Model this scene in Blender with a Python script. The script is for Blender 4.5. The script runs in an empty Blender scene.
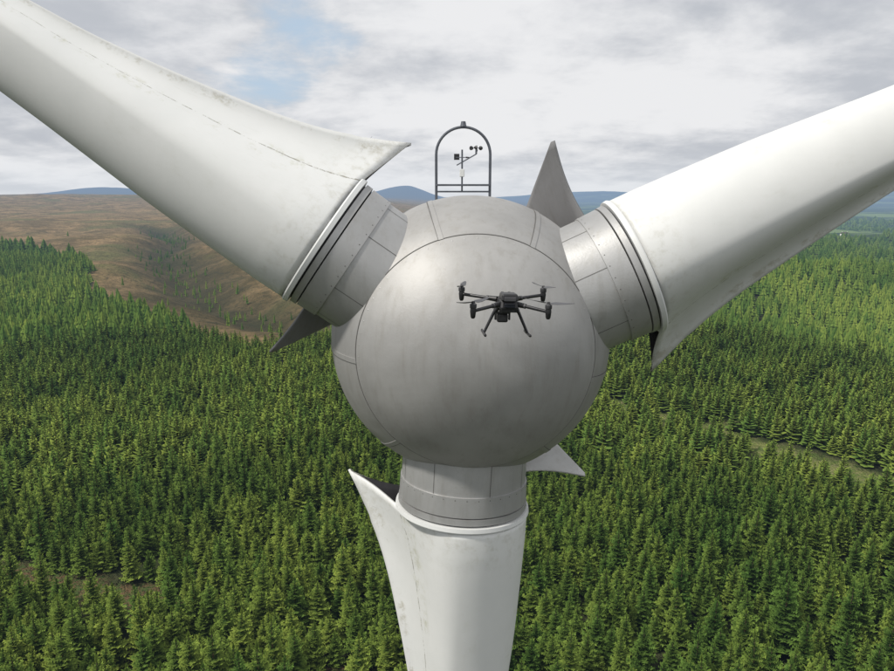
import bpy, bmesh, math, random
import numpy as np
from mathutils import Vector, Matrix, Euler
random.seed(4); rng=np.random.default_rng(7)
S=bpy.context.scene
S.view_settings.view_transform='Standard'; S.view_settings.look='None'; S.view_settings.exposure=0
rad=math.radians
# ------------------------------------------------------------ helpers
def link(o,parent=None):
    S.collection.objects.link(o)
    if parent: o.parent=parent
    return o
def empty(name,loc=(0,0,0),rot=(0,0,0),parent=None):
    e=bpy.data.objects.new(name,None); e.location=loc; e.rotation_euler=rot; e.empty_display_size=.3
    return link(e,parent)
def mesh_obj(name,verts,faces,mat=None,parent=None,smooth=True,recalc=True,attrs=None):
    me=bpy.data.meshes.new(name); me.from_pydata([tuple(v) for v in verts],[],faces)
    if attrs:
        for k,a in attrs.items():
            at=me.attributes.new(k,'FLOAT','POINT'); at.data.foreach_set('value',np.array(a,dtype=np.float32))
    if recalc:
        bm=bmesh.new(); bm.from_mesh(me); bmesh.ops.recalc_face_normals(bm,faces=bm.faces); bm.to_mesh(me); bm.free()
    if smooth: me.polygons.foreach_set('use_smooth',[True]*len(me.polygons))
    if mat: me.materials.append(mat)
    return link(bpy.data.objects.new(name,me),parent)
def bevel(o,w,seg=2,ang=35):
    m=o.modifiers.new('b','BEVEL'); m.width=w; m.segments=seg; m.limit_method='ANGLE'; m.angle_limit=rad(ang)
    m.harden_normals=False; return o
def frame(d):
    d=Vector(d).normalized(); a=Vector((0,0,1)) if abs(d.z)<.9 else Vector((1,0,0))
    x=d.cross(a).normalized(); y=d.cross(x).normalized(); return x,y,d
def tube(name,pts,r,mat,parent,seg=14,cap=True,smooth=True):
    pts=[Vector(p) for p in pts]; n=len(pts); rr=[r]*n if not hasattr(r,'__len__') else r
    vs=[];fs=[]
    x0=None
    for i,p in enumerate(pts):
        d=(pts[min(i+1,n-1)]-pts[max(i-1,0)]).normalized()
        if x0 is None: x,y,_=frame(d)
        else:
            x=(x0-d*x0.dot(d)).normalized(); y=d.cross(x)
        x0=x
        for k in range(seg):
            a=2*math.pi*k/seg; vs.append(p+(x*math.cos(a)+y*math.sin(a))*rr[i])
    for i in range(n-1):
        for k in range(seg):
            fs.append((i*seg+k,i*seg+(k+1)%seg,(i+1)*seg+(k+1)%seg,(i+1)*seg+k))
    if cap: fs.append(tuple(range(seg))); fs.append(tuple((n-1)*seg+k for k in range(seg)))
    o=mesh_obj(name,vs,fs,mat,parent,smooth)
    if smooth: sharp(o)
    return o
def sharp(o,ang=35):
    me=o.data; bm=bmesh.new(); bm.from_mesh(me)
    for e in bm.edges:
        if len(e.link_faces)==2 and e.calc_face_angle(0)>rad(ang): e.smooth=False
    bm.to_mesh(me); bm.free(); return o
def box(name,c,s,mat,parent,bev=.01,taper=(1,1),rot=None):
    c=Vector(c); vs=[]
    for z in(-.5,.5):
        for x,y in((-.5,-.5),(.5,-.5),(.5,.5),(-.5,.5)):
            t=taper if z>0 else (1,1)
            v=Vector((x*s[0]*t[0],y*s[1]*t[1],z*s[2]))
            if rot: v=Euler(rot).to_matrix()@v
            vs.append(v+c)
    o=mesh_obj(name,vs,[(0,1,2,3),(4,5,6,7),(0,1,5,4),(1,2,6,5),(2,3,7,6),(3,0,4,7)],mat,parent,False)
    if bev: bevel(o,bev,2)
    return o
def revolve(name,prof,origin,axis,mat,parent,seg=96):
    x,y,d=frame(axis); origin=Vector(origin); vs=[];fs=[];n=len(prof)
    for k in range(seg):
        a=2*math.pi*k/seg
        for (h,r) in prof: vs.append(origin+d*h+(x*math.cos(a)+y*math.sin(a))*r)
    for k in range(seg):
        k2=(k+1)%seg
        for i in range(n-1):
            fs.append((k*n+i,k*n+i+1,k2*n+i+1,k2*n+i))
    o=mesh_obj(name,vs,fs,mat,parent,True,False)
    bm=bmesh.new(); bm.from_mesh(o.data); bmesh.ops.remove_doubles(bm,verts=bm.verts,dist=.0004); bmesh.ops.recalc_face_normals(bm,faces=bm.faces); bm.to_mesh(o.data); bm.free()
    o.data.polygons.foreach_set('use_smooth',[True]*len(o.data.polygons))
    return sharp(o,30)
# ------------------------------------------------------------ node helpers
class NT:
    def __init__(s,nt): s.nt=nt; nt.nodes.clear()
    def n(s,t,**k):
        nd=s.nt.nodes.new(t)
        for a,b in k.items(): setattr(nd,a,b)
        return nd
    def l(s,a,b): s.nt.links.new(a,b)
    def val(s,sock,v):
        if hasattr(v,'is_output'): s.l(v,sock)
        else: sock.default_value=v
    def math(s,op,a,b=0.0):
        nd=s.n('ShaderNodeMath',operation=op); s.val(nd.inputs[0],a); s.val(nd.inputs[1],b)
        return nd.outputs[0]
    def mix(s,f,a,b,mode='MIX'):
        nd=s.n('ShaderNodeMix',data_type='RGBA',blend_type=mode); s.val(nd.inputs[0],f); s.val(nd.inputs[6],a); s.val(nd.inputs[7],b); return nd.outputs[2]
    def ramp(s,f,lo,hi,a=0.0,b=1.0):
        nd=s.n('ShaderNodeMapRange',interpolation_type='SMOOTHSTEP'); s.val(nd.inputs[0],f)
        nd.inputs[1].default_value=lo; nd.inputs[2].default_value=hi; nd.inputs[3].default_value=a; nd.inputs[4].default_value=b
        return nd.outputs[0]
    def noise(s,vec,scale,detail=4,rough=.5,dist=0.0):
        nd=s.n('ShaderNodeTexNoise'); nd.inputs['Scale'].default_value=scale; nd.inputs['Detail'].default_value=detail
        nd.inputs['Roughness'].default_value=rough; nd.inputs['Distortion'].default_value=dist
        if vec is not None: s.l(vec,nd.inputs['Vector'])
        return nd.outputs[0]
    def mapv(s,vec,scale=(1,1,1),loc=(0,0,0)):
        nd=s.n('ShaderNodeMapping'); nd.inputs['Scale'].default_value=scale; nd.inputs['Location'].default_value=loc; s.l(vec,nd.inputs['Vector']); return nd.outputs[0]
    def attr(s,name): return s.n('ShaderNodeAttribute',attribute_name=name).outputs['Fac']
def C(r,g,b): return (r,g,b,1)
def mat_simple(name,col,rough=.5,metal=0,noise_amt=.15,nscale=8,bump=0):
    m=bpy.data.materials.new(name); m.use_nodes=True; t=NT(m.node_tree)
    out=t.n('ShaderNodeOutputMaterial'); p=t.n('ShaderNodeBsdfPrincipled'); t.l(p.outputs[0],out.inputs[0])
    tc=t.n('ShaderNodeTexCoord').outputs['Object']
    nz=t.noise(tc,nscale,5,.6)
    col2=t.mix(t.ramp(nz,.3,.7),C(*[c*(1-noise_amt) for c in col]),C(*[min(1,c*(1+noise_amt)) for c in col]))
    t.l(col2,p.inputs['Base Color']); p.inputs['Roughness'].default_value=rough; p.inputs['Metallic'].default_value=metal
    if bump:
        b=t.n('ShaderNodeBump'); b.inputs['Strength'].default_value=bump; b.inputs['Distance'].default_value=.01; t.l(nz,b.inputs['Height']); t.l(b.outputs[0],p.inputs['Normal'])
    return m
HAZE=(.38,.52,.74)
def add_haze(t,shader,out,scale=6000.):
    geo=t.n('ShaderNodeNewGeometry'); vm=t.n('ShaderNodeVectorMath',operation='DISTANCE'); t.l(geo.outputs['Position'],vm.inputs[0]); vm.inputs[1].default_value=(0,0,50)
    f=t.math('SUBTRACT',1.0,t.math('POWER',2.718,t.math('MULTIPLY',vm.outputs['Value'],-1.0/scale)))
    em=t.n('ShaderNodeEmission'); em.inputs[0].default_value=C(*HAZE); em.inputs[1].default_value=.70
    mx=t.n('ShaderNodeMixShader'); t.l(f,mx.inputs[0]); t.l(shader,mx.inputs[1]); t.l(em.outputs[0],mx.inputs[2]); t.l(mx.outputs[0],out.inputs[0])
# ------------------------------------------------------------ metals & paint
def metal_mat(name,base,metal=.3,rough=.55,streak_axis=(3,3,.5)):
    m=bpy.data.materials.new(name); m.use_nodes=True; t=NT(m.node_tree)
    out=t.n('ShaderNodeOutputMaterial'); p=t.n('ShaderNodeBsdfPrincipled'); t.l(p.outputs[0],out.inputs[0])
    tc=t.n('ShaderNodeTexCoord').outputs['Object']
    big=t.noise(tc,.9,5,.6,.4); st=t.noise(t.mapv(tc,streak_axis),3.0,6,.65); fine=t.noise(tc,40,3,.6); sp=t.noise(tc,9,6,.75)
    c=t.mix(t.ramp(big,.3,.72),C(*[b*.88 for b in base]),C(*[b*1.08 for b in base]))
    c=t.mix(t.math('MULTIPLY',t.ramp(st,.45,.75),.36),c,C(base[0]*.68,base[1]*.65,base[2]*.59))
    c=t.mix(t.math('MULTIPLY',t.ramp(sp,.60,.74),.35),c,C(base[0]*.6,base[1]*.55,base[2]*.47))
    t.l(c,p.inputs['Base Color']); p.inputs['Metallic'].default_value=metal; p.inputs['Specular IOR Level'].default_value=.3
    t.l(t.math('ADD',t.math('MULTIPLY',big,.18),rough-.06),p.inputs['Roughness'])
    b=t.n('ShaderNodeBump'); b.inputs['Strength'].default_value=.12; b.inputs['Distance'].default_value=.01
    t.l(t.math('ADD',fine,t.math('MULTIPLY',big,6.0)),b.inputs['Height']); t.l(b.outputs[0],p.inputs['Normal'])
    return m
M_dome=metal_mat('weathered_aluminium_dome',(.415,.41,.40),.42,.55)
M_ring=metal_mat('weathered_aluminium_panels',(.41,.405,.395),.45,.52)
M_collar=metal_mat('weathered_aluminium_collar',(.45,.45,.445),.5,.44)
M_seam=mat_simple('seam_shadow_gap',(.15,.147,.14),.7,.2)
M_dark=mat_simple('dark_interior',(.035,.035,.04),.8)
M_fin_shade=metal_mat('fin_metal_shaded',(.23,.23,.235),.1,.65)  # left and right fins: same paint, underside shade put into the colour
M_fin_lit=metal_mat('fin_metal_lit',(.60,.60,.59),.1,.6)  # bottom fin: same paint, light from above put into the colour
M_black=mat_simple('black_plastic',(.018,.018,.02),.42,0,.3,30)
M_carbon=mat_simple('carbon_fibre',(.022,.022,.025),.35,0,.3,60)
M_prop=mat_simple('propeller_grey',(.07,.07,.075),.4)
M_lens=mat_simple('lens_glass',(.02,.022,.03),.1,.0)
M_drgrey=mat_simple('drone_grey_trim',(.06,.06,.065),.45)
M_steel=mat_simple('galvanised_steel',(.11,.12,.14),.5,.4)
M_rotor=mat_simple('tower_white',(.72,.73,.72),.45,0,.04,1.2)
def blade_mat():
    m=bpy.data.materials.new('blade_white_gelcoat'); m.use_nodes=True; t=NT(m.node_tree)
    out=t.n('ShaderNodeOutputMaterial'); p=t.n('ShaderNodeBsdfPrincipled'); t.l(p.outputs[0],out.inputs[0])
    tc=t.n('ShaderNodeTexCoord').outputs['Object']; bu=t.attr('bu'); bs=t.attr('bs')
    cv=t.n('ShaderNodeCombineXYZ'); t.l(bu,cv.inputs[0]); t.l(bs,cv.inputs[1]); cv=cv.outputs[0]
    big=t.noise(tc,.8,5,.6); nz=t.noise(tc,7,6,.7); st=t.noise(t.mapv(cv,(.5,7,1)),2.2,6,.7); st2=t.noise(t.mapv(cv,(.9,22,1)),2.0,6,.75)
    c=t.mix(t.ramp(big,.3,.7),C(.70,.71,.695),C(.76,.765,.75))
    c=t.mix(t.math('MULTIPLY',t.ramp(st,.56,.78),.22),c,C(.46,.45,.36))
    c=t.mix(t.math('MULTIPLY',t.ramp(st2,.60,.82),.26),c,C(.36,.34,.24))
    wob=t.math('MULTIPLY',t.math('SUBTRACT',t.noise(tc,2.5,4,.6),.5),.012)
    pos=t.math('ADD',bs,wob)
    def line(c,at,w,amt,thr,col,nsc=9.):
        d=t.math('ABSOLUTE',t.math('SUBTRACT',pos,at))
        f=t.ramp(d,w*.3,w,1,0); g=t.ramp(t.noise(t.mapv(tc,(1,1,1),(at*9,0,0)),nsc,5,.8),thr,thr+.16)
        return t.mix(t.math('MULTIPLY',t.math('MULTIPLY',f,g),amt),c,col)
    c=line(c,.165,.045,.50,.50,C(.32,.32,.14),1.3)
    c=line(c,.150,.0030,.80,.43,C(.15,.13,.08))
    c=line(c,.03,.030,.50,.48,C(.33,.30,.20),2.)
    c=line(c,.47,.04,.32,.54,C(.40,.38,.25),1.5)
    rt=t.ramp(bu,2.35,3.2,1,0)
    c=t.mix(t.math('MULTIPLY',t.math('MULTIPLY',rt,t.ramp(nz,.45,.72)),.40),c,C(.38,.36,.27))
    sp=t.noise(tc,30,3,.8); c=t.mix(t.math('MULTIPLY',t.ramp(sp,.70,.76),.35),c,C(.38,.35,.28))
    t.l(c,p.inputs['Base Color']); p.inputs['Roughness'].default_value=.42
    b=t.n('ShaderNodeBump'); b.inputs['Strength'].default_value=.12; b.inputs['Distance'].default_value=.03; t.l(big,b.inputs['Height']); t.l(b.outputs[0],p.inputs['Normal'])
    return m
M_blade=blade_mat()
# ------------------------------------------------------------ TURBINE
HUB=Vector((.32,9.31,48.10)); R=1.91
turb=empty('wind_turbine',HUB,(0,0,rad(1.5)))
AX=(0,-1,0)
o_c=1.25
th0=math.acos(o_c/R)
prof=[]
N=40
Rd=R+.014
for i in range(N+1):
    a=th0*i/N; prof.append((Rd*math.cos(a),Rd*math.sin(a)))
prof.append((o_c-.012,math.sin(th0)*R-.03))
revolve('spinner_dome',prof,(0,0,0),AX,M_dome,turb,128)
rim=[]
for k in range(129):
    a=2*math.pi*k/128; rr=math.sin(th0+.014)*(R+.001); rim.append((math.cos(a)*rr,-math.cos(th0+.014)*(R+.001),math.sin(a)*rr))
tube('dome_seam',rim,.007,M_seam,turb,8,False)
prof=[]
for i in range(N+1):
    a=th0-.02+(rad(104)-th0)*i/N; prof.append((R*math.cos(a),R*math.sin(a)))
prof.append((R*math.cos(rad(106)),R*math.sin(rad(106))-.12))
revolve('spinner_body',prof,(0,0,0),AX,M_ring,turb,160)
def hubdir(th): return Vector((math.cos(rad(th)),0,math.sin(rad(th)))),Vector((-math.sin(rad(th)),0,math.cos(rad(th))))
BL=[25.2,144.8,267.0]
def ribbon(name,th,t0,t1,w,mat,rr,n=24,h0=.006):
    vs=[];fs=[]
    for i in range(n+1):
        a=t0+(t1-t0)*i/n; e=Vector((math.cos(rad(th)),0,math.sin(rad(th)))); s=Vector((-math.sin(rad(th)),0,math.cos(rad(th))))
        base=(Vector(AX)*math.cos(a)+e*math.sin(a))*rr
        nrm=base.normalized()
        for q,h in((-w/2,-.01),(-w/2,h0),(w/2,h0),(w/2,-.01)): vs.append(base+s*q+nrm*h)
    for i in range(n):
        for q in range(3): fs.append((i*4+q,i*4+q+1,i*4+q+5,i*4+q+4))
    return mesh_obj(name,vs,fs,mat,turb,False)
for b in BL:
    for dth in(-38,38):
        ribbon('panel_joint',b+dth,th0+.01,rad(102),.06,M_ring,R+.002)
        ribbon('panel_joint_gap',b+dth+1.2,th0+.01,rad(102),.012,M_seam,R+.001)
vs=[];fs=[]
def add_ball(vs,fs,c,n,r):
    c=Vector(c); x,y,d=frame(n); b=len(vs); vs.append(c+d*r*.6)
    for k in range(8): 
        a=k*math.pi/4; vs.append(c+(x*math.cos(a)+y*math.sin(a))*r)
    for k in range(8): fs.append((b,b+1+k,b+1+(k+1)%8))
for k in range(60):
    a=2*math.pi*k/60; tt=th0-.028
    d=Vector((math.cos(a)*math.sin(tt),-math.cos(tt),math.sin(a)*math.sin(tt))); add_ball(vs,fs,d*(Rd+.001),d,.009)
mesh_obj('dome_rivets',vs,fs,M_collar,turb,True,False)
revolve('nacelle',[(-.55,1.55),(-.56,1.78),(-.9,1.84),(-2.0,1.80),(-3.3,1.68),(-4.6,1.45),(-5.6,1.12),(-6.3,.7),(-6.6,.3),(-6.68,.0)],(0,0,0),AX,M_ring,turb,96)
revolve('hub_bearing_shadow_gap',[(.2,1.5),(-.9,1.5)],(0,0,0),AX,M_dark,turb,64)
revolve('tower',[(-1.3,.86),(-6,.90),(-12,.96),(-24,1.12),(-36,1.34),(-49.5,1.62)],(0.12,3.3,0),(0,0,1),M_rotor,turb,64)
revolve('tower_collar',[(-1.2,.93),(-1.9,.95),(-1.92,.85)],(0.12,3.3,0),(0,0,1),M_ring,turb,64)
U0=2.37
ST=[ # u, LE, T(half thick), TEv, TEy
(2.37,.91,.90,-1.66,.60),(2.50,.91,.90,-1.52,.53),(2.75,.91,.88,-1.33,.44),(3.1,.90,.83,-1.15,.34),(3.6,.885,.75,-.98,.24),(4.3,.86,.64,-.80,.14),
(5.1,.80,.54,-.62,.06),(5.9,.74,.45,-.47,.02),(7.0,.68,.36,-.34,.0),(8.5,.61,.30,-.28,.0),(11,.52,.23,-.26,.0),(15,.42,.16,-.27,.0),(19,.31,.1,-.24,-.05),(21.5,.2,.06,-.2,-.06),(22,.06,.03,-.08,-.05)]
ST=np.array(ST)
def station(u): return [np.interp(u,ST[:,0],ST[:,i]) for i in range(1,5)]
def catm(u):
    if u<2.8: return np.array(station(u))
    return sum(np.array(station(u+k*.15))*w for k,w in((-2,1),(-1,2),(0,3),(1,2),(2,1)))/9
def bez(p0,p1,p2,p3,t): return p0*(1-t)**3+3*p1*t*(1-t)**2+3*p2*t*t*(1-t)+p3*t**3
def section(u):
    LE,T,tv,ty=catm(u); te=np.array([tv,ty]); pts=[]
    nb=26;nf=24
    k=min(1,max(0,(u-U0)/3.5))
    td=te/np.linalg.norm(te); nrm=np.array([td[1],-td[0]])
    if nrm[1]>0: nrm=-nrm
    e=.018
    P3=te+nrm*e; P0=np.array([0,-T]); P1=np.array([-.66*T/.92*(1-.35*k),-T]); P2=te*.56+nrm*(.05)*T
    for i in range(nb): pts.append(bez(P3,P2,P1,P0,i/nb))
    for i in range(nf):
        a=-math.pi/2+math.pi*i/nf; pts.append(np.array([LE*math.cos(a),T*math.sin(a)]))
    Q3=te-nrm*e; Q0=np.array([0,T]); Q1=np.array([-.60*T/.92*(1-.35*k),T]); Q2=te*.60-nrm*.10*T
    for i in range(nb+1): pts.append(bez(Q0,Q1,Q2,Q3,i/nb))
    return pts
us=list(np.linspace(U0,3.6,16))+list(np.linspace(3.75,9,24))+list(np.linspace(9.6,21.5,18))+[21.8,22.0]
cone=rad(2.6); YF=-.33
for bi,th in enumerate(BL):
    e,v=hubdir(th); Yv=Vector((0,1,0)); uu=(e*math.cos(cone)-Yv*math.sin(cone)); yy=(Yv*math.cos(cone)+e*math.sin(cone)); O=Vector((0,YF,0))
    P=lambda u,a,b: O+uu*u+v*a+yy*b
    bp=empty('blade_assembly',(0,0,0),(0,0,0),turb)
    vs=[];fs=[];au=[];as_=[]
    for u in us:
        sec=section(u); n=len(sec); fade=max(0,1-(u-U0)/1.0)**2
        for j,(a,b) in enumerate(sec):
            hook=max(0,(-a-.85)/.85); vs.append(P(u-.26*fade*hook**1.15,a,b)); au.append(u); as_.append(j/(n-1))
    for i in range(len(us)-1):
        for j in range(n):
            fs.append((i*n+j,i*n+(j+1)%n,(i+1)*n+(j+1)%n,(i+1)*n+j))
    fs.append(tuple((len(us)-1)*n+j for j in range(n)))
    o=mesh_obj('blade',vs,fs,M_blade,bp,True,True,{'bu':au,'bs':as_}); o.data.materials.append(M_dark)
    sm=o.modifiers.new('shell','SOLIDIFY'); sm.thickness=.035; sm.offset=-1; sm.material_offset=1; sm.material_offset_rim=0
    sec=section(U0+.22); mesh_obj('root_bulkhead',[P(U0+.22,a*.985,b*.985) for a,b in sec],[tuple(range(len(sec)))],M_dark,bp,False)
    def rv(name,prof,mat,seg=96): return revolve(name,prof,O,uu,mat,bp,seg)
    k=U0-2.5
    rv('root_collar',[(1.0,.858),(1.96,.858)],M_collar)
    rv('collar_band',[(1.90,.85),(1.905,.875),(2.30+k,.883),(2.305+k,.85)],M_collar)
    rv('collar_end_band',[(2.315+k,.85),(2.32+k,.890),(2.40+k,.893),(2.405+k,.82)],M_collar)
    rv('seal_gap',[(2.37+k,.855),(2.495+k,.855)],M_dark)
    rv('blade_root_flange',[(2.425+k,.85),(2.427+k,.925),(2.48+k,.932),(2.497+k,.922)],M_rotor)
    for ka in (20,110,200,290,240,330):
        a=rad(ka); c=math.cos(a); s=math.sin(a); vs=[]
        for u,r in((1.0,.860),(1.90,.860)):
            for q in(-.005,.005): vs.append(P(u,c*r-s*q,s*r+c*q))
        mesh_obj('collar_joint',vs,[(0,1,3,2)],M_seam,bp,False)
    vs=[];fs=[]
    for kb in range(36):
        a=2*math.pi*kb/36; nn=(v*math.cos(a)+yy*math.sin(a)); add_ball(vs,fs,O+uu*1.94+nn*.876,nn,.008)
    mesh_obj('collar_bolts',vs,fs,M_seam,bp,True,False)
    nu,nv=14,10; vs=[];fs=[]
    for i in range(nu+1):
        s=i/nu
        vv=.5+(1.90-.5)*s; yc=.55+.20*s
        uo=2.14-.06*math.sin(math.pi*s); ui=1.00+(2.11-1.00)*(s**1.0)
        for j in range(nv+1):
            q=j/nv; u=ui+(uo-ui)*q
            y=yc-(u-2.14)*1.9
            vs.append(P(u,vv,y))
    for i in range(nu):
        for j in range(nv): fs.append((i*(nv+1)+j,i*(nv+1)+j+1,(i+1)*(nv+1)+j+1,(i+1)*(nv+1)+j))
    f=mesh_obj('root_fin',vs,fs,M_fin_lit if bi==2 else M_fin_shade,bp,True); sm=f.modifiers.new('t','SOLIDIFY'); sm.thickness=.03; sm.offset=0
# ------------------------------------------------------------ MAST on nacelle
mast=empty('anemometer_mast',(.30,13.0,49.72))
r=.5; pts=[(-r,0,0)]+[(-r,0,z) for z in(.3,.6,.95)]
pts+=[(-r*math.cos(a),0,1.03+r*.98*math.sin(a)) for a in np.linspace(0,math.pi,24)]
pts+=[(r,0,z) for z in(.95,.6,.3,0)]
tube('hoop',pts,.026,M_steel,mast,10)
box('platform_bar',(0,0,.48),(1.0,.14,.035),M_steel,mast,.005)
box('platform_bar_lower',(0,.0,.36),(.96,.05,.03),M_steel,mast,.004)
for x in(-r,r): tube('foot_brace',[(x,0,.5),(x*1.02,.35,0)],.018,M_steel,mast,8)
tube('instrument_post',[(-.02,0,.36),(-.02,0,1.12)],.016,M_steel,mast,8)
tube('instrument_arm',[(-.12,0,.84),(.24,0,1.04),(.26,0,1.12)],.011,M_steel,mast,8)
tube('anemometer_stem',[(.24,0,1.04),(.24,0,1.17)],.018,M_steel,mast,8)
for k in range(3):
    a=rad(20+120*k); c=Vector((.24+.10*math.cos(a),.10*math.sin(a),1.15))
    tube('cup_arm',[(.24,0,1.15),c],.006,M_steel,mast,6)
    t_=Vector((-math.sin(a),math.cos(a),0)); tube('cup',[c-t_*.03,c,c+t_*.03],[.012,.033,.04],M_black,mast,10)
tube('vane_rod',[(-.14,0,.98),(.1,0,.98)],.008,M_steel,mast,6)
box('vane_tail',(-.12,0,.99),(.10,.008,.11),M_black,mast,.002)
tube('vane_nose',[(.05,0,.98),(.13,0,.98)],[.016,.006],M_black,mast,8)
box('sensor_housing',(-.02,0,.70),(.09,.08,.14),M_rotor,mast,.01)
tube('beacon_lamp',[(0,0,1.53),(0,0,1.55),(0,0,1.62)],[.06,.055,.04],M_steel,mast,12)
# ------------------------------------------------------------ DRONE
dr=empty('quadcopter_drone',(.493,5.53,49.14),(rad(-2),rad(1.2),rad(3))); dr.scale=(.95,.95,.95)
box('fuselage',(0,.02,.0),(.17,.36,.09),M_black,dr,.022,(.8,.85))
box('battery_pack',(0,-.08,.062),(.145,.20,.06),M_black,dr,.012,(.9,.9))
box('battery_handle',(0,-.186,.05),(.10,.02,.035),M_drgrey,dr,.005)
box('nose_sensor',(0,.205,.0),(.12,.04,.06),M_drgrey,dr,.012)
box('tail_sensor',(0,-.168,-.005),(.09,.02,.04),M_lens,dr,.006)
box('belly_plate',(0,.02,-.055),(.13,.30,.03),M_black,dr,.008)
for x in(-.03,.03): tube('antenna_mount',[(x,.10,.04),(x,.10,.085)],[.016,.012],M_black,dr,10)
arms=[(-1,1),(1,1),(-1,-1),(1,-1)]
for i,(sx,sy) in enumerate(arms):
    if sy>0: end=Vector((sx*.372,.30,.04)); st=Vector((sx*.07,.14,.015))
    else: end=Vector((sx*.315,-.24,-.045)); st=Vector((sx*.07,-.10,.0))
    kn=st.lerp(end,.22)
    tube('arm_hinge',[st,kn],[.026,.022],M_black,dr,12)
    tube('arm',[kn,end],[.0155,.0145],M_carbon,dr,12)
    tube('arm_lock_ring',[kn.lerp(end,.02),kn.lerp(end,.09)],.022,M_drgrey,dr,12)
    tube('motor_pod',[end+Vector((0,0,-.062)),end+Vector((0,0,-.05)),end+Vector((0,0,.0)),end+Vector((0,0,.02))],[.012,.020,.026,.024],M_black,dr,16)
    tube('motor',[end+Vector((0,0,.022)),end+Vector((0,0,.03)),end+Vector((0,0,.058)),end+Vector((0,0,.066))],[.024,.029,.029,.018],M_drgrey,dr,20)
    tube('prop_hub',[end+Vector((0,0,.066)),end+Vector((0,0,.084))],[.016,.012],M_black,dr,12)
    ang=[rad(78),rad(104),rad(52),rad(135)][i]
    for sgn in(0,1):
        a=ang+math.pi*sgn; d=Vector((math.cos(a),math.sin(a),0)); s_=Vector((-math.sin(a),math.cos(a),0)); vs=[];fs=[]
        prof=[(.012,.008,0),(.05,.022,.35),(.10,.024,.3),(.17,.019,.2),(.22,.013,.14),(.245,.005,.1)]
        for (rr,w,tw) in prof:
            c=end+Vector((0,0,.076+.02*(rr/.26)**2))+d*rr
            for q in(-1,1):
                for h in(-.0015,.0015): vs.append(c+s_*q*w*math.cos(tw)+Vector((0,0,q*w*math.sin(tw)+h)))
        for k in range(len(prof)-1):
            b=k*4
            for x_,y_ in((0,1),(1,3),(3,2),(2,0)): fs.append((b+x_,b+y_,b+4+y_,b+4+x_))
        fs.append((0,1,3,2)); b=(len(prof)-1)*4; fs.append((b,b+1,b+3,b+2))
        mesh_obj('propeller_blade',vs,fs,M_prop,dr,False)
for sx in(-1,1):
    tube('landing_leg',[(sx*.075,.02,-.04),(sx*.11,.02,-.09),(sx*.19,.02,-.265)],[.017,.014,.012],M_carbon,dr,12)
    tube('landing_skid',[(sx*.193,-.13,-.262),(sx*.193,-.12,-.270),(sx*.193,.16,-.270),(sx*.193,.17,-.262)],[.009,.012,.012,.009],M_black,dr,10)
    tube('leg_socket',[(sx*.07,.02,-.035),(sx*.10,.02,-.078)],[.026,.02],M_black,dr,12)
tube('gimbal_mount',[(-.02,.13,-.06),(-.02,.13,-.095)],[.035,.03],M_drgrey,dr,14)
box('gimbal_yoke',(-.02,.10,-.10),(.13,.03,.022),M_black,dr,.006)
for sx in(-1,1): box('gimbal_arm',(-.02+sx*.062,.12,-.13),(.016,.04,.075),M_black,dr,.006)
box('camera_body',(-.02,.13,-.148),(.095,.085,.078),M_black,dr,.014)
tube('camera_lens',[(-.04,.17,-.15),(-.04,.195,-.15)],[.024,.022],M_lens,dr,16)
tube('camera_lens_small',[(.0,.17,-.15),(.0,.19,-.15)],[.016,.015],M_lens,dr,16)
# ------------------------------------------------------------ TERRAIN
def vn(x,y,seed):
    ix=np.floor(x);iy=np.floor(y);fx=x-ix;fy=y-iy;fx=fx*fx*(3-2*fx);fy=fy*fy*(3-2*fy)
    def h(a,b):
        s=np.sin(a*127.1+b*311.7+seed*74.7)*43758.5453; return s-np.floor(s)
    return (h(ix,iy)*(1-fx)+h(ix+1,iy)*fx)*(1-fy)+(h(ix,iy+1)*(1-fx)+h(ix+1,iy+1)*fx)*fy
def fbm(x,y,seed=0,oct=4):
    s=0;a=.5;t=0
    for i in range(oct):
        s=s+a*vn(x,y,seed+i*3.1);t+=a;a*=.5;x=x*2.03+7.1;y=y*2.03+3.7
    return s/t
def ss(a,b,x):
    t=np.clip((x-a)/(b-a),0,1); return t*t*(3-2*t)
def pdist(x,y,pl):
    d=np.full(np.shape(x),1e9)
    for (x0,y0),(x1,y1) in zip(pl[:-1],pl[1:]):
        dx,dy=x1-x0,y1-y0; t=np.clip(((x-x0)*dx+(y-y0)*dy)/(dx*dx+dy*dy),0,1)
        d=np.minimum(d,np.hypot(x-x0-t*dx,y-y0-t*dy))
    return d
def inpoly(x,y,poly):
    c=np.zeros(np.shape(x),bool); n=len(poly)
    for i in range(n):
        x0,y0=poly[i];x1,y1=poly[(i+1)%n]
        m=((y0>y)!=(y1>y)); xi=(x1-x0)*(y-y0)/((y1-y0) if y1!=y0 else 1e-9)+x0
        c^=(m&(x<xi))
    return c
GULLY=[(-30,262),(-80,300),(-125,360),(-190,480),(-260,620),(-300,760),(-420,1000)]
BURN=[(-205,700),(-250,800),(-330,1000),(-380,1250)]
MOOR=[(-1600,760),(-600,690),(-390,610),(-290,540),(-240,450),(-175,340),(-105,254),(-60,218),(-10,226),(30,330),(60,600),(150,1400),(400,3500),(1500,12000),(-20000,20000),(-20000,3000)]
TRACK=[(8,172),(32,160),(56,143),(68,126),(80,106),(105,80),(140,40)]
CLEAR=[(-75,90),(-52,82),(-36,77)]
CLEAR2=[(-12,62),(-6,60)]
RIDES=[[(115,330),(60,255),(20,215)],[(60,143),(110,180),(190,230)],[(250,330),(150,420),(60,480)]]
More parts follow.
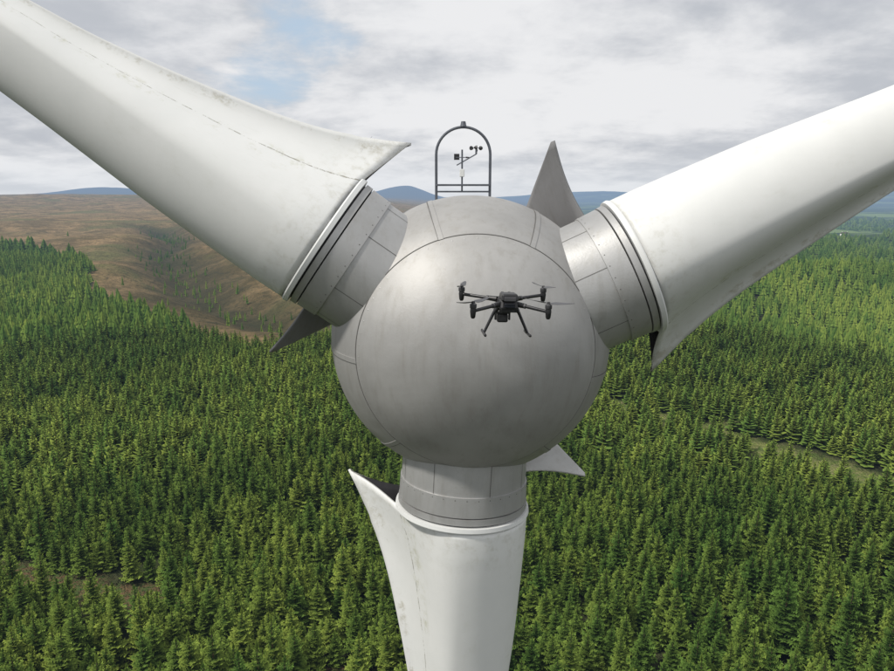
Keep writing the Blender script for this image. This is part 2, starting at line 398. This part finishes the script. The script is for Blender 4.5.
def H(x,y):
    x=np.asarray(x,float);y=np.asarray(y,float)
    d=np.hypot(x,y); b=np.degrees(np.arctan2(x,y)); front=ss(100,70,np.abs(b))
    h=5*(fbm(x/110,y/110,1)-.5)*ss(30,150,d)*2
    wl=ss(10,-14,b)
    h+=front*wl*(6*ss(350,800,d)+48*ss(900,2800,d)+18*(fbm(x/420,y/420,5)-.5)*ss(400,1100,d))
    h+=front*(1-wl)*(-14*ss(420,1000,d)-30*ss(900,2500,d)+ 46*(fbm(x/190,y/190,9,3)-.5)*ss(130,300,d)*ss(2500,900,d))
    h+=front*30*(fbm(x/1500,y/1500,12)-.5)*ss(1500,4000,d)
    gd=pdist(x,y,GULLY)
    h-=13*np.exp(-(gd/24)**2)*ss(200,300,d)
    h+=wl*front*9*(fbm(x/38,y/38,15)-.5)*np.exp(-(gd/150)**2)*ss(230,330,d)
    def mount(b0,bw,d0,dw,z): return z*np.exp(-((b-b0)/bw)**2-((d-d0)/dw)**2)
    m=mount(-3.5,2.6,10500,1800,190)+mount(-26,3.6,11000,2000,125)+mount(-10,5,12500,1500,80)+mount(12,7,14000,2500,190)+mount(33,6,12000,2500,520)+mount(24,4,13500,2000,260)+mount(45,9,13000,2500,300)
    h+=m*(.8+.4*fbm(x/900,y/900,20))
    return h
bear=list(np.arange(-56,56.01,.3))+list(np.arange(59,302,3.0))
radii=[2.5]
while radii[-1]<32000: radii.append(radii[-1]*1.022)
B=np.radians(np.array(bear));Rr=np.array(radii)
X=np.outer(Rr,np.sin(B));Y=np.outer(Rr,np.cos(B));Z=H(X,Y)
nr,nb_=X.shape
V=np.stack([X,Y,Z],-1).reshape(-1,3)
idx=np.arange(nr*nb_).reshape(nr,nb_)
a=idx[:-1];b=np.roll(idx,-1,1)[:-1];c=np.roll(idx,-1,1)[1:];d=idx[1:]
F=np.stack([a,d,c,b],-1).reshape(-1,4)
Vl=V.tolist()+[[0,0,float(H(0.,0.))]]
Fl=F.tolist()+[[int(idx[0,(k+1)%nb_]),nr*nb_,int(idx[0,k])] for k in range(nb_)]
ground=mesh_obj('ground',Vl,Fl,None,None,True,False)
me=ground.data
xx=np.append(X.ravel(),0);yy_=np.append(Y.ravel(),0)
dd=np.hypot(xx,yy_)
jx=xx+14*(fbm(xx/22,yy_/22,31)-.5)*2*ss(60,300,dd);jy=yy_+14*(fbm(xx/22,yy_/22,32)-.5)*2*ss(60,300,dd)
moor=inpoly(jx,jy,MOOR).astype(float)
track=ss(6.5,3.5,pdist(xx,yy_,TRACK)+2*(fbm(xx/4,yy_/4,3)-.5))
for rd in RIDES: track=np.maximum(track,.6*ss(5,3,pdist(xx,yy_,rd)))
soil=np.maximum(ss(5,2.0,pdist(xx,yy_,CLEAR)+3*(fbm(xx/3,yy_/3,4)-.5)),ss(4,2,pdist(xx,yy_,CLEAR2)))
gd=pdist(xx,yy_,GULLY)
gul=np.exp(-(gd/(14+44*fbm(xx/60,yy_/60,77)))**2)
burn=ss(12,3,pdist(xx,yy_,BURN)+14*(fbm(xx/30,yy_/30,5)-.5))
for nme,arr in(('moor',moor),('track',track),('soil',soil),('gully',gul),('burn',burn)):
    at=me.attributes.new(nme,'FLOAT','POINT'); at.data.foreach_set('value',arr.astype(np.float32))
m=bpy.data.materials.new('ground_cover'); m.use_nodes=True; m.cycles.emission_sampling='NONE'; t=NT(m.node_tree)
out=t.n('ShaderNodeOutputMaterial'); p=t.n('ShaderNodeBsdfPrincipled'); p.inputs['Roughness'].default_value=.95; p.inputs['Specular IOR Level'].default_value=.1
pos=t.n('ShaderNodeNewGeometry').outputs['Position']
n1=t.noise(pos,.35,5,.65); n2=t.noise(pos,.03,6,.7,.5); n3=t.noise(pos,.006,6,.65,.6); n4=t.noise(pos,.0022,6,.6,.3); n5=t.noise(pos,1.6,3,.7); n6=t.noise(pos,.11,6,.75)
forest=t.mix(t.ramp(n1,.35,.65),C(.030,.042,.014),C(.06,.065,.03))
vor=t.n('ShaderNodeTexVoronoi'); vor.inputs['Scale'].default_value=.0035; t.l(pos,vor.inputs['Vector'])
sep=t.n('ShaderNodeSeparateColor'); t.l(vor.outputs['Color'],sep.inputs[0])
field=t.mix(t.ramp(sep.outputs[0],.3,.7),C(.045,.085,.03),C(.17,.24,.08))
field=t.mix(t.ramp(n4,.42,.60),field,C(.03,.06,.025))
vm=t.n('ShaderNodeVectorMath',operation='LENGTH'); t.l(pos,vm.inputs[0])
farf=t.ramp(vm.outputs['Value'],900,1500)
base=t.mix(farf,forest,field)
mo=t.mix(t.ramp(n2,.40,.60),C(.16,.115,.05),C(.34,.235,.115))
mo=t.mix(t.ramp(n3,.52,.64),mo,C(.17,.16,.06))
mo=t.mix(t.math('MULTIPLY',t.ramp(n6,.50,.64),.65),mo,C(.070,.062,.028))
mo=t.mix(t.math('MULTIPLY',t.ramp(n1,.50,.64),.6),mo,C(.06,.055,.028))
mo=t.mix(t.math('MULTIPLY',t.attr('gully'),.85),mo,C(.035,.038,.016))
mo=t.mix(t.math('MULTIPLY',t.attr('burn'),.7),mo,C(.28,.26,.14))
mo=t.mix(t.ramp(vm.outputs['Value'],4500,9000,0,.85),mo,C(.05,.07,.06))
base=t.mix(t.ramp(t.attr('moor'),.2,.8),base,mo)
gr=t.mix(t.ramp(n1,.35,.62),C(.11,.17,.035),C(.19,.21,.065)); gr=t.mix(t.ramp(n5,.5,.72),gr,C(.30,.25,.15))
base=t.mix(t.attr('track'),base,gr)
so=t.mix(t.ramp(n5,.38,.6),C(.16,.10,.055),C(.07,.11,.03))
base=t.mix(t.attr('soil'),base,so)
t.l(base,p.inputs['Base Color'])
bp_=t.n('ShaderNodeBump'); bp_.inputs['Strength'].default_value=1.0; bp_.inputs['Distance'].default_value=2.2; t.l(t.math('ADD',n1,t.math('MULTIPLY',n6,2.)),bp_.inputs['Height']); t.l(bp_.outputs[0],p.inputs['Normal'])
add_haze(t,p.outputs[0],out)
me.materials.append(m)
# ------------------------------------------------------------ FARMHOUSE in the valley
M_wall=mat_simple('rendered_wall',(.78,.77,.74),.8,0,.05,1); M_roof=mat_simple('slate_roof',(.10,.10,.11),.7,0,.2,2); M_win=mat_simple('window_glass',(.03,.035,.04),.15)
def farmhouse(x,y,rz):
    e=empty('farmhouse',(x,y,float(H(x,y))+.0),(0,0,rz))
    box('walls',(0,0,2.2),(14,7.5,5.2),M_wall,e,0)
    vs=[(-7.3,-4.1,4.82),(7.3,-4.1,4.82),(7.3,4.1,4.82),(-7.3,4.1,4.82),(-7.3,0,8),(7.3,0,8)]
    mesh_obj('roof',vs,[(0,1,5,4),(2,3,4,5),(0,4,3),(1,2,5),(0,3,2,1)],M_roof,e,False)
    for cx_ in(-6.2,6.2): box('chimney',(cx_,0,8.2),(.8,.8,1.8),M_wall,e,0)
    for wx in(-5,-2.5,2.5,5):
        for wz in(1.6,3.8): box('window',(wx,-3.76,wz),(1,.06,1.2),M_win,e,0)
    box('door',(0,-3.77,1.1),(1,.08,2.1),M_roof,e,0)
farmhouse(770,1330,.3); farmhouse(560,1750,-.4); farmhouse(1020,1900,.8)
# ------------------------------------------------------------ TREES
m=bpy.data.materials.new('spruce_foliage'); m.use_nodes=True; m.cycles.emission_sampling='NONE'; t=NT(m.node_tree)
out=t.n('ShaderNodeOutputMaterial'); p=t.n('ShaderNodeBsdfDiffuse')
rnd=t.n('ShaderNodeObjectInfo').outputs['Random']; pos=t.n('ShaderNodeNewGeometry').outputs['Position']
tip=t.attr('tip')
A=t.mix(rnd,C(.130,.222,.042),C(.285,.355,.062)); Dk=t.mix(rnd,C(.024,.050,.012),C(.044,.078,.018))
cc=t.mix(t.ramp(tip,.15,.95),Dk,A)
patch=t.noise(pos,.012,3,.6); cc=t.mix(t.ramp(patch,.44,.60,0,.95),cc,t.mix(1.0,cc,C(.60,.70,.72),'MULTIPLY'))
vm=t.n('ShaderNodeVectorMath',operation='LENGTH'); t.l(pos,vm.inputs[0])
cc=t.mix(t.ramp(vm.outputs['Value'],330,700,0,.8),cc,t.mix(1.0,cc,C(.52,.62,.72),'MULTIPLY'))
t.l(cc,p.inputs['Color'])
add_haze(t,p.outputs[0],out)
M_fol=m
M_bark=mat_simple('spruce_bark',(.09,.065,.045),.9,0,.3,6,.3)
def finish_tree(name,vs,fs,tp,mi):
    me=bpy.data.meshes.new(name); me.from_pydata(vs,[],fs)
    at=me.attributes.new('tip','FLOAT','POINT'); at.data.foreach_set('value',np.array(tp,dtype=np.float32))
    me.materials.append(M_fol); me.materials.append(M_bark); me.polygons.foreach_set('material_index',mi)
    return bpy.data.objects.new(name,me)
def spruce(name,seed,Ht=6.6,Rb=1.35,nw=13,nbr=8,lod=0):
    r=random.Random(seed); vs=[];fs=[];tp=[];mi=[]
    seg=6
    for i,(z,rr) in enumerate([(0,.13),(Ht*.4,.09),(Ht*.8,.04),(Ht,.008)]):
        for k in range(seg):
            a=2*math.pi*k/seg; vs.append((rr*math.cos(a),rr*math.sin(a),z)); tp.append(0)
    for i in range(3):
        for k in range(seg): fs.append((i*seg+k,i*seg+(k+1)%seg,(i+1)*seg+(k+1)%seg,(i+1)*seg+k)); mi.append(1)
    def tri(a,b,c,ta,tb,tc_):
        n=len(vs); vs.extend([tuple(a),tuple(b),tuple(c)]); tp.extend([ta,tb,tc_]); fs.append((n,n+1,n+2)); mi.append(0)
    for w in range(nw):
        f=w/(nw-1); z=Ht*(.14+.82*f**.92); L0=Rb*(1-f)**.72*(.92+.16*r.random())+.13
        nb2=nbr if f<.7 else 6
        off=r.random()*6.28
        for k in range(nb2):
            a=off+2*math.pi*(k+r.uniform(-.3,.3))/nb2; L=L0*r.uniform(.66,1.20)
            d=Vector((math.cos(a),math.sin(a),0)); s=Vector((-d.y,d.x,0)); up=Vector((0,0,1))
            z0=z+r.uniform(-.18,.18); dr_=L*(-.30+.55*f)
            pt=lambda q: d*(L*q)+up*(z0+dr_*q+L*.22*q*q)
            if lod:
                for sg in(-1,1): tri(pt(.1),pt(1.1),pt(.7)+s*sg*L*.42+up*r.uniform(-.15,.05),.1,1,.75)
                tri(pt(.15),pt(.5)+up*-.12,pt(.45)+up*.2,.1,.4,.6)
                continue
            ns=5 if L>.6 else 3
            for j in range(ns):
                q0=j/ns*.92; q1=min(1,q0+1.15/ns); wd=L*.36*(1-.5*q0)+.06
                for sg in(-1,1):
                    tipp=pt(q1)+s*sg*wd*r.uniform(.7,1.15)+up*r.uniform(-.16,.08)
                    tri(pt(q0),pt(min(1,q0+.26)),tipp,q0*.7,min(1,q0+.25),min(1,q1*.9+.15))
                if j%2==0: tri(pt(q0)+up*.02,pt(min(1,q0+.25))+up*-.10,pt(q0+.1)+up*r.uniform(.10,.2)+s*r.uniform(-.08,.08),q0*.7,q0,min(1,q0+.4))
            tri(pt(.75)+s*.08,pt(.75)-s*.08,pt(1.12)+up*.05,.7,.7,1)
    for k in range(5):
        a=k*1.256; d=Vector((math.cos(a),math.sin(a),0)); tri(Vector((0,0,Ht*.93)),Vector((0,0,Ht*.96))+d*.16,Vector((0,0,Ht*1.04)),.5,.9,1)
    return finish_tree(name,vs,fs,tp,mi)
def spruce_far(name,seed,Ht,Rb):
    r=random.Random(seed); vs=[];fs=[];tp=[];mi=[]
    for w in range(5):
        f=w/5; z=Ht*(.12+.8*f); R_=Rb*(1-f)**.8*1.05+.1; zt=z+Ht*.30; n=8
        b=len(vs); vs.append((0,0,min(zt,Ht*1.02))); tp.append(.35+.5*f)
        for k in range(n):
            a=2*math.pi*(k+r.uniform(-.2,.2))/n; q=R_*(r.uniform(.85,1.15) if k%2 else r.uniform(.5,.7)); vs.append((q*math.cos(a),q*math.sin(a),z+r.uniform(-.3,.2))); tp.append(.95 if k%2 else .35)
        for k in range(n): fs.append((b,b+1+k,b+1+(k+1)%n)); mi.append(0)
    seg=4
    b=len(vs)
    for z,rr in((0,.12),(Ht*.5,.07)):
        for k in range(seg): a=k*math.pi/2; vs.append((rr*math.cos(a),rr*math.sin(a),z)); tp.append(0)
    for k in range(seg): fs.append((b+k,b+(k+1)%seg,b+seg+(k+1)%seg,b+seg+k)); mi.append(1)
    return finish_tree(name,vs,fs,tp,mi)
col=bpy.data.collections.new('spruce_tree_kinds'); S.collection.children.link(col)
col1=bpy.data.collections.new('mid_distance_spruce_tree_kinds'); S.collection.children.link(col1)
col2=bpy.data.collections.new('distant_spruce_tree_kinds'); S.collection.children.link(col2)
spots=[(-58,-30),(-70,-22),(-64,-44),(60,-35),(72,-28),(66,-48)]
params=[(6.0,1.40),(6.6,1.35),(5.3,1.35),(5.7,1.55),(7.0,1.50),(4.6,1.20)]
for i,((sx,sy),(h_,r_)) in enumerate(zip(spots,params)):
    o=spruce('spruce_tree',10+i,h_,r_,14,8); o.location=(sx,sy,float(H(sx,sy))-.1); col.objects.link(o)
    if i<4:
        o=spruce_far('spruce_tree',30+i,h_,r_*1.08); o.location=(sx*1.5,sy*1.7,float(H(sx*1.5,sy*1.7))-.1); col2.objects.link(o)
        o=spruce('spruce_tree',50+i,h_,r_*1.04,12,8,1); o.location=(sx*1.25,sy*1.3-12,float(H(sx*1.25,sy*1.3-12))-.1); col1.objects.link(o)
def pack(gx,gy,sc):
    z=H(gx,gy)-.15
    vig=.72+.62*fbm(gx/28,gy/28,60,3)
    s=rng.uniform(.68,1.24,gx.size)*vig*sc
    return (np.stack([gx,gy,z],-1),np.stack([rng.normal(0,.03,gx.size),rng.normal(0,.03,gx.size),rng.uniform(0,6.28,gx.size)],-1),
      np.stack([s*rng.uniform(.9,1.1,gx.size),s*rng.uniform(.9,1.1,gx.size),s*(rng.uniform(.85,1.18,gx.size))/(sc**.55)],-1))
def plant(r0,r1,sp,sc,bmax=42,keep=1.0):
    n=int(r1*1.02/sp)+2
    gx,gy=np.meshgrid(np.arange(-n,n+1)*sp,np.arange(int(r0*.5/sp)-2,n+1)*sp)
    gx=gx+ (np.arange(gx.shape[0])%2)[:,None]*sp*.5
    gx=gx.ravel();gy=gy.ravel()
    gx=gx+rng.uniform(-.34,.34,gx.size)*sp+6*np.sin(gy/70); gy=gy+rng.uniform(-.34,.34,gy.size)*sp+5*np.sin(gx/60)
    d=np.hypot(gx,gy);b=np.abs(np.degrees(np.arctan2(gx,gy)))
    k=(d>=r0)&(d<r1)&(b<bmax); gx=gx[k];gy=gy[k];d=d[k]
    jx=gx+14*(fbm(gx/22,gy/22,31)-.5)*2*ss(60,300,d);jy=gy+14*(fbm(gx/22,gy/22,32)-.5)*2*ss(60,300,d)
    k=~inpoly(jx,jy,MOOR)
    k&=pdist(gx,gy,TRACK)>2.6+2.2*fbm(gx/6,gy/6,8)+3.4*ss(58,78,gx)
    k&=pdist(gx,gy,CLEAR)>1.2+3.2*fbm(gx/5,gy/5,9)
    k&=pdist(gx,gy,CLEAR2)>2.2
    for rd in RIDES: k&=pdist(gx,gy,rd)>2.0+1.6*ss(200,500,d)
    k&=np.hypot(gx-.4,gy-12.6)>9
    gap=fbm(gx/14,gy/14,40,3); k&=(rng.random(gx.size)<np.where(gap<.27,.4,.97)*keep)
    far=(d>1000)&(gx>0); k&=~(far&(fbm(gx/450,gy/450,50)<.50))
    return pack(gx[k],gy[k],sc)
def scrub(n):
    gx=rng.uniform(-460,0,n);gy=rng.uniform(235,1000,n)
    g_=pdist(gx,gy,GULLY); k=inpoly(gx,gy,MOOR)&(rng.random(n)<np.exp(-(g_/16)**2)*.7+.004)
    return pack(gx[k],gy[k],.5)
def forest_obj(parts,coll,nk):
    pts=np.concatenate([p[0] for p in parts]);rot=np.concatenate([p[1] for p in parts]);scl=np.concatenate([p[2] for p in parts])
    print('TREES',len(pts))
    me=bpy.data.meshes.new('conifer_forest'); me.from_pydata(pts.tolist(),[],[])
    for nme,arr in(('rot',rot),('scl',scl)):
        at=me.attributes.new(nme,'FLOAT_VECTOR','POINT'); at.data.foreach_set('vector',arr.astype(np.float32).ravel())
    fo=link(bpy.data.objects.new('conifer_forest',me))
    ng=bpy.data.node_groups.new('forest_instances','GeometryNodeTree')
    ng.interface.new_socket('Geometry',in_out='INPUT',socket_type='NodeSocketGeometry'); ng.interface.new_socket('Geometry',in_out='OUTPUT',socket_type='NodeSocketGeometry')
    N_=ng.nodes; L_=ng.links
    gi=N_.new('NodeGroupInput');go=N_.new('NodeGroupOutput');ci=N_.new('GeometryNodeCollectionInfo');iop=N_.new('GeometryNodeInstanceOnPoints')
    ci.inputs['Collection'].default_value=coll; ci.inputs['Separate Children'].default_value=True; ci.inputs['Reset Children'].default_value=True
    ra=N_.new('GeometryNodeInputNamedAttribute'); ra.data_type='FLOAT_VECTOR'; ra.inputs['Name'].default_value='rot'
    sa_=N_.new('GeometryNodeInputNamedAttribute'); sa_.data_type='FLOAT_VECTOR'; sa_.inputs['Name'].default_value='scl'
    iop.inputs['Pick Instance'].default_value=True
    ri=N_.new('FunctionNodeRandomValue'); ri.data_type='INT'
    for s in ri.inputs:
        if s.type=='INT' and s.name=='Min': s.default_value=0
        if s.type=='INT' and s.name=='Max': s.default_value=nk-1
    oi=[s for s in ri.outputs if s.type=='INT'][0]
    L_.new(gi.outputs[0],iop.inputs['Points']); L_.new(ci.outputs[0],iop.inputs['Instance']); L_.new(oi,iop.inputs['Instance Index'])
    L_.new([s for s in ra.outputs if s.enabled and s.name=='Attribute'][0],iop.inputs['Rotation']); L_.new([s for s in sa_.outputs if s.enabled and s.name=='Attribute'][0],iop.inputs['Scale'])
    L_.new(iop.outputs[0],go.inputs[0])
    md=fo.modifiers.new('instances','NODES'); md.node_group=ng
forest_obj([plant(30,125,2.35,.98)],col,6)
forest_obj([plant(125,250,2.5,1.0)],col1,4)
forest_obj([plant(250,600,3.8,1.35,40),plant(600,1500,9,2.6,39),plant(1500,3200,26,6,38),scrub(6000)],col2,4)
# ------------------------------------------------------------ SKY
SUN=Vector((-.57,-.28,.77)).normalized(); el=math.asin(SUN.z); az=math.atan2(SUN.x,SUN.y)
w=bpy.data.worlds.new('World'); S.world=w; w.use_nodes=True; t=NT(w.node_tree)
w.cycles.sampling_method='MANUAL'; w.cycles.sample_map_resolution=512
out=t.n('ShaderNodeOutputWorld'); bg=t.n('ShaderNodeBackground'); bg.inputs['Strength'].default_value=.1; t.l(bg.outputs[0],out.inputs[0])
sky=t.n('ShaderNodeTexSky',sky_type='NISHITA'); sky.sun_disc=False; sky.sun_elevation=el; sky.sun_rotation=az%(2*math.pi); sky.air_density=1.0; sky.dust_density=1.5
g=t.n('ShaderNodeTexCoord').outputs['Generated']
sp=t.n('ShaderNodeSeparateXYZ'); t.l(g,sp.inputs[0])
zz=t.math('ADD',t.math('MAXIMUM',sp.outputs[2],0.0),.22)
cx=t.n('ShaderNodeCombineXYZ'); t.l(t.math('DIVIDE',sp.outputs[0],zz),cx.inputs[0]); t.l(t.math('DIVIDE',sp.outputs[1],zz),cx.inputs[1]); cx.inputs[2].default_value=.3
P_=cx.outputs[0]
big=t.noise(t.mapv(P_,(1,1,1),(1.3,0.4,0)),.9,6,.55,.2); med=t.noise(t.mapv(P_,(1,1,1),(5.,2.,0)),2.2,7,.58,.15)
shade=t.math('ADD',t.math('MULTIPLY',big,.5),t.math('MULTIPLY',med,.5))
cl=t.mix(t.ramp(shade,.39,.58),C(5.2,5.45,5.9),C(8.4,8.45,8.6))
cl=t.mix(t.ramp(sp.outputs[2],.0,.07,.55,0),cl,C(7.2,7.6,8.1))
dt=t.n('ShaderNodeVectorMath',operation='DISTANCE'); t.l(g,dt.inputs[0]); dt.inputs[1].default_value=Vector((-.20,.96,.17)).normalized()
brk=t.ramp(dt.outputs['Value'],.02,.19,.29,0)
cov=t.math('SUBTRACT',t.math('ADD',med,.16),brk)
cf=t.ramp(cov,.24,.48)
skyc=t.mix(.8,sky.outputs[0],C(5.4,6.7,8.1))
t.l(t.mix(cf,skyc,cl),bg.inputs['Color'])
# ------------------------------------------------------------ SUN
sl=bpy.data.lights.new('sun','SUN'); sl.energy=3.2; sl.angle=rad(5); sl.color=(1,.955,.88)
so_=link(bpy.data.objects.new('sun',sl)); so_.rotation_euler=(-SUN).to_track_quat('-Z','Y').to_euler(); so_.location=(-40,-40,120)
# ------------------------------------------------------------ CAMERA
cam=bpy.data.cameras.new('camera'); cam.lens=36*680/894; cam.sensor_width=36; cam.clip_end=60000; cam.clip_start=.1
co=link(bpy.data.objects.new('camera',cam)); co.location=(0,0,50); co.rotation_euler=(rad(90-11.6),0,0); S.camera=co
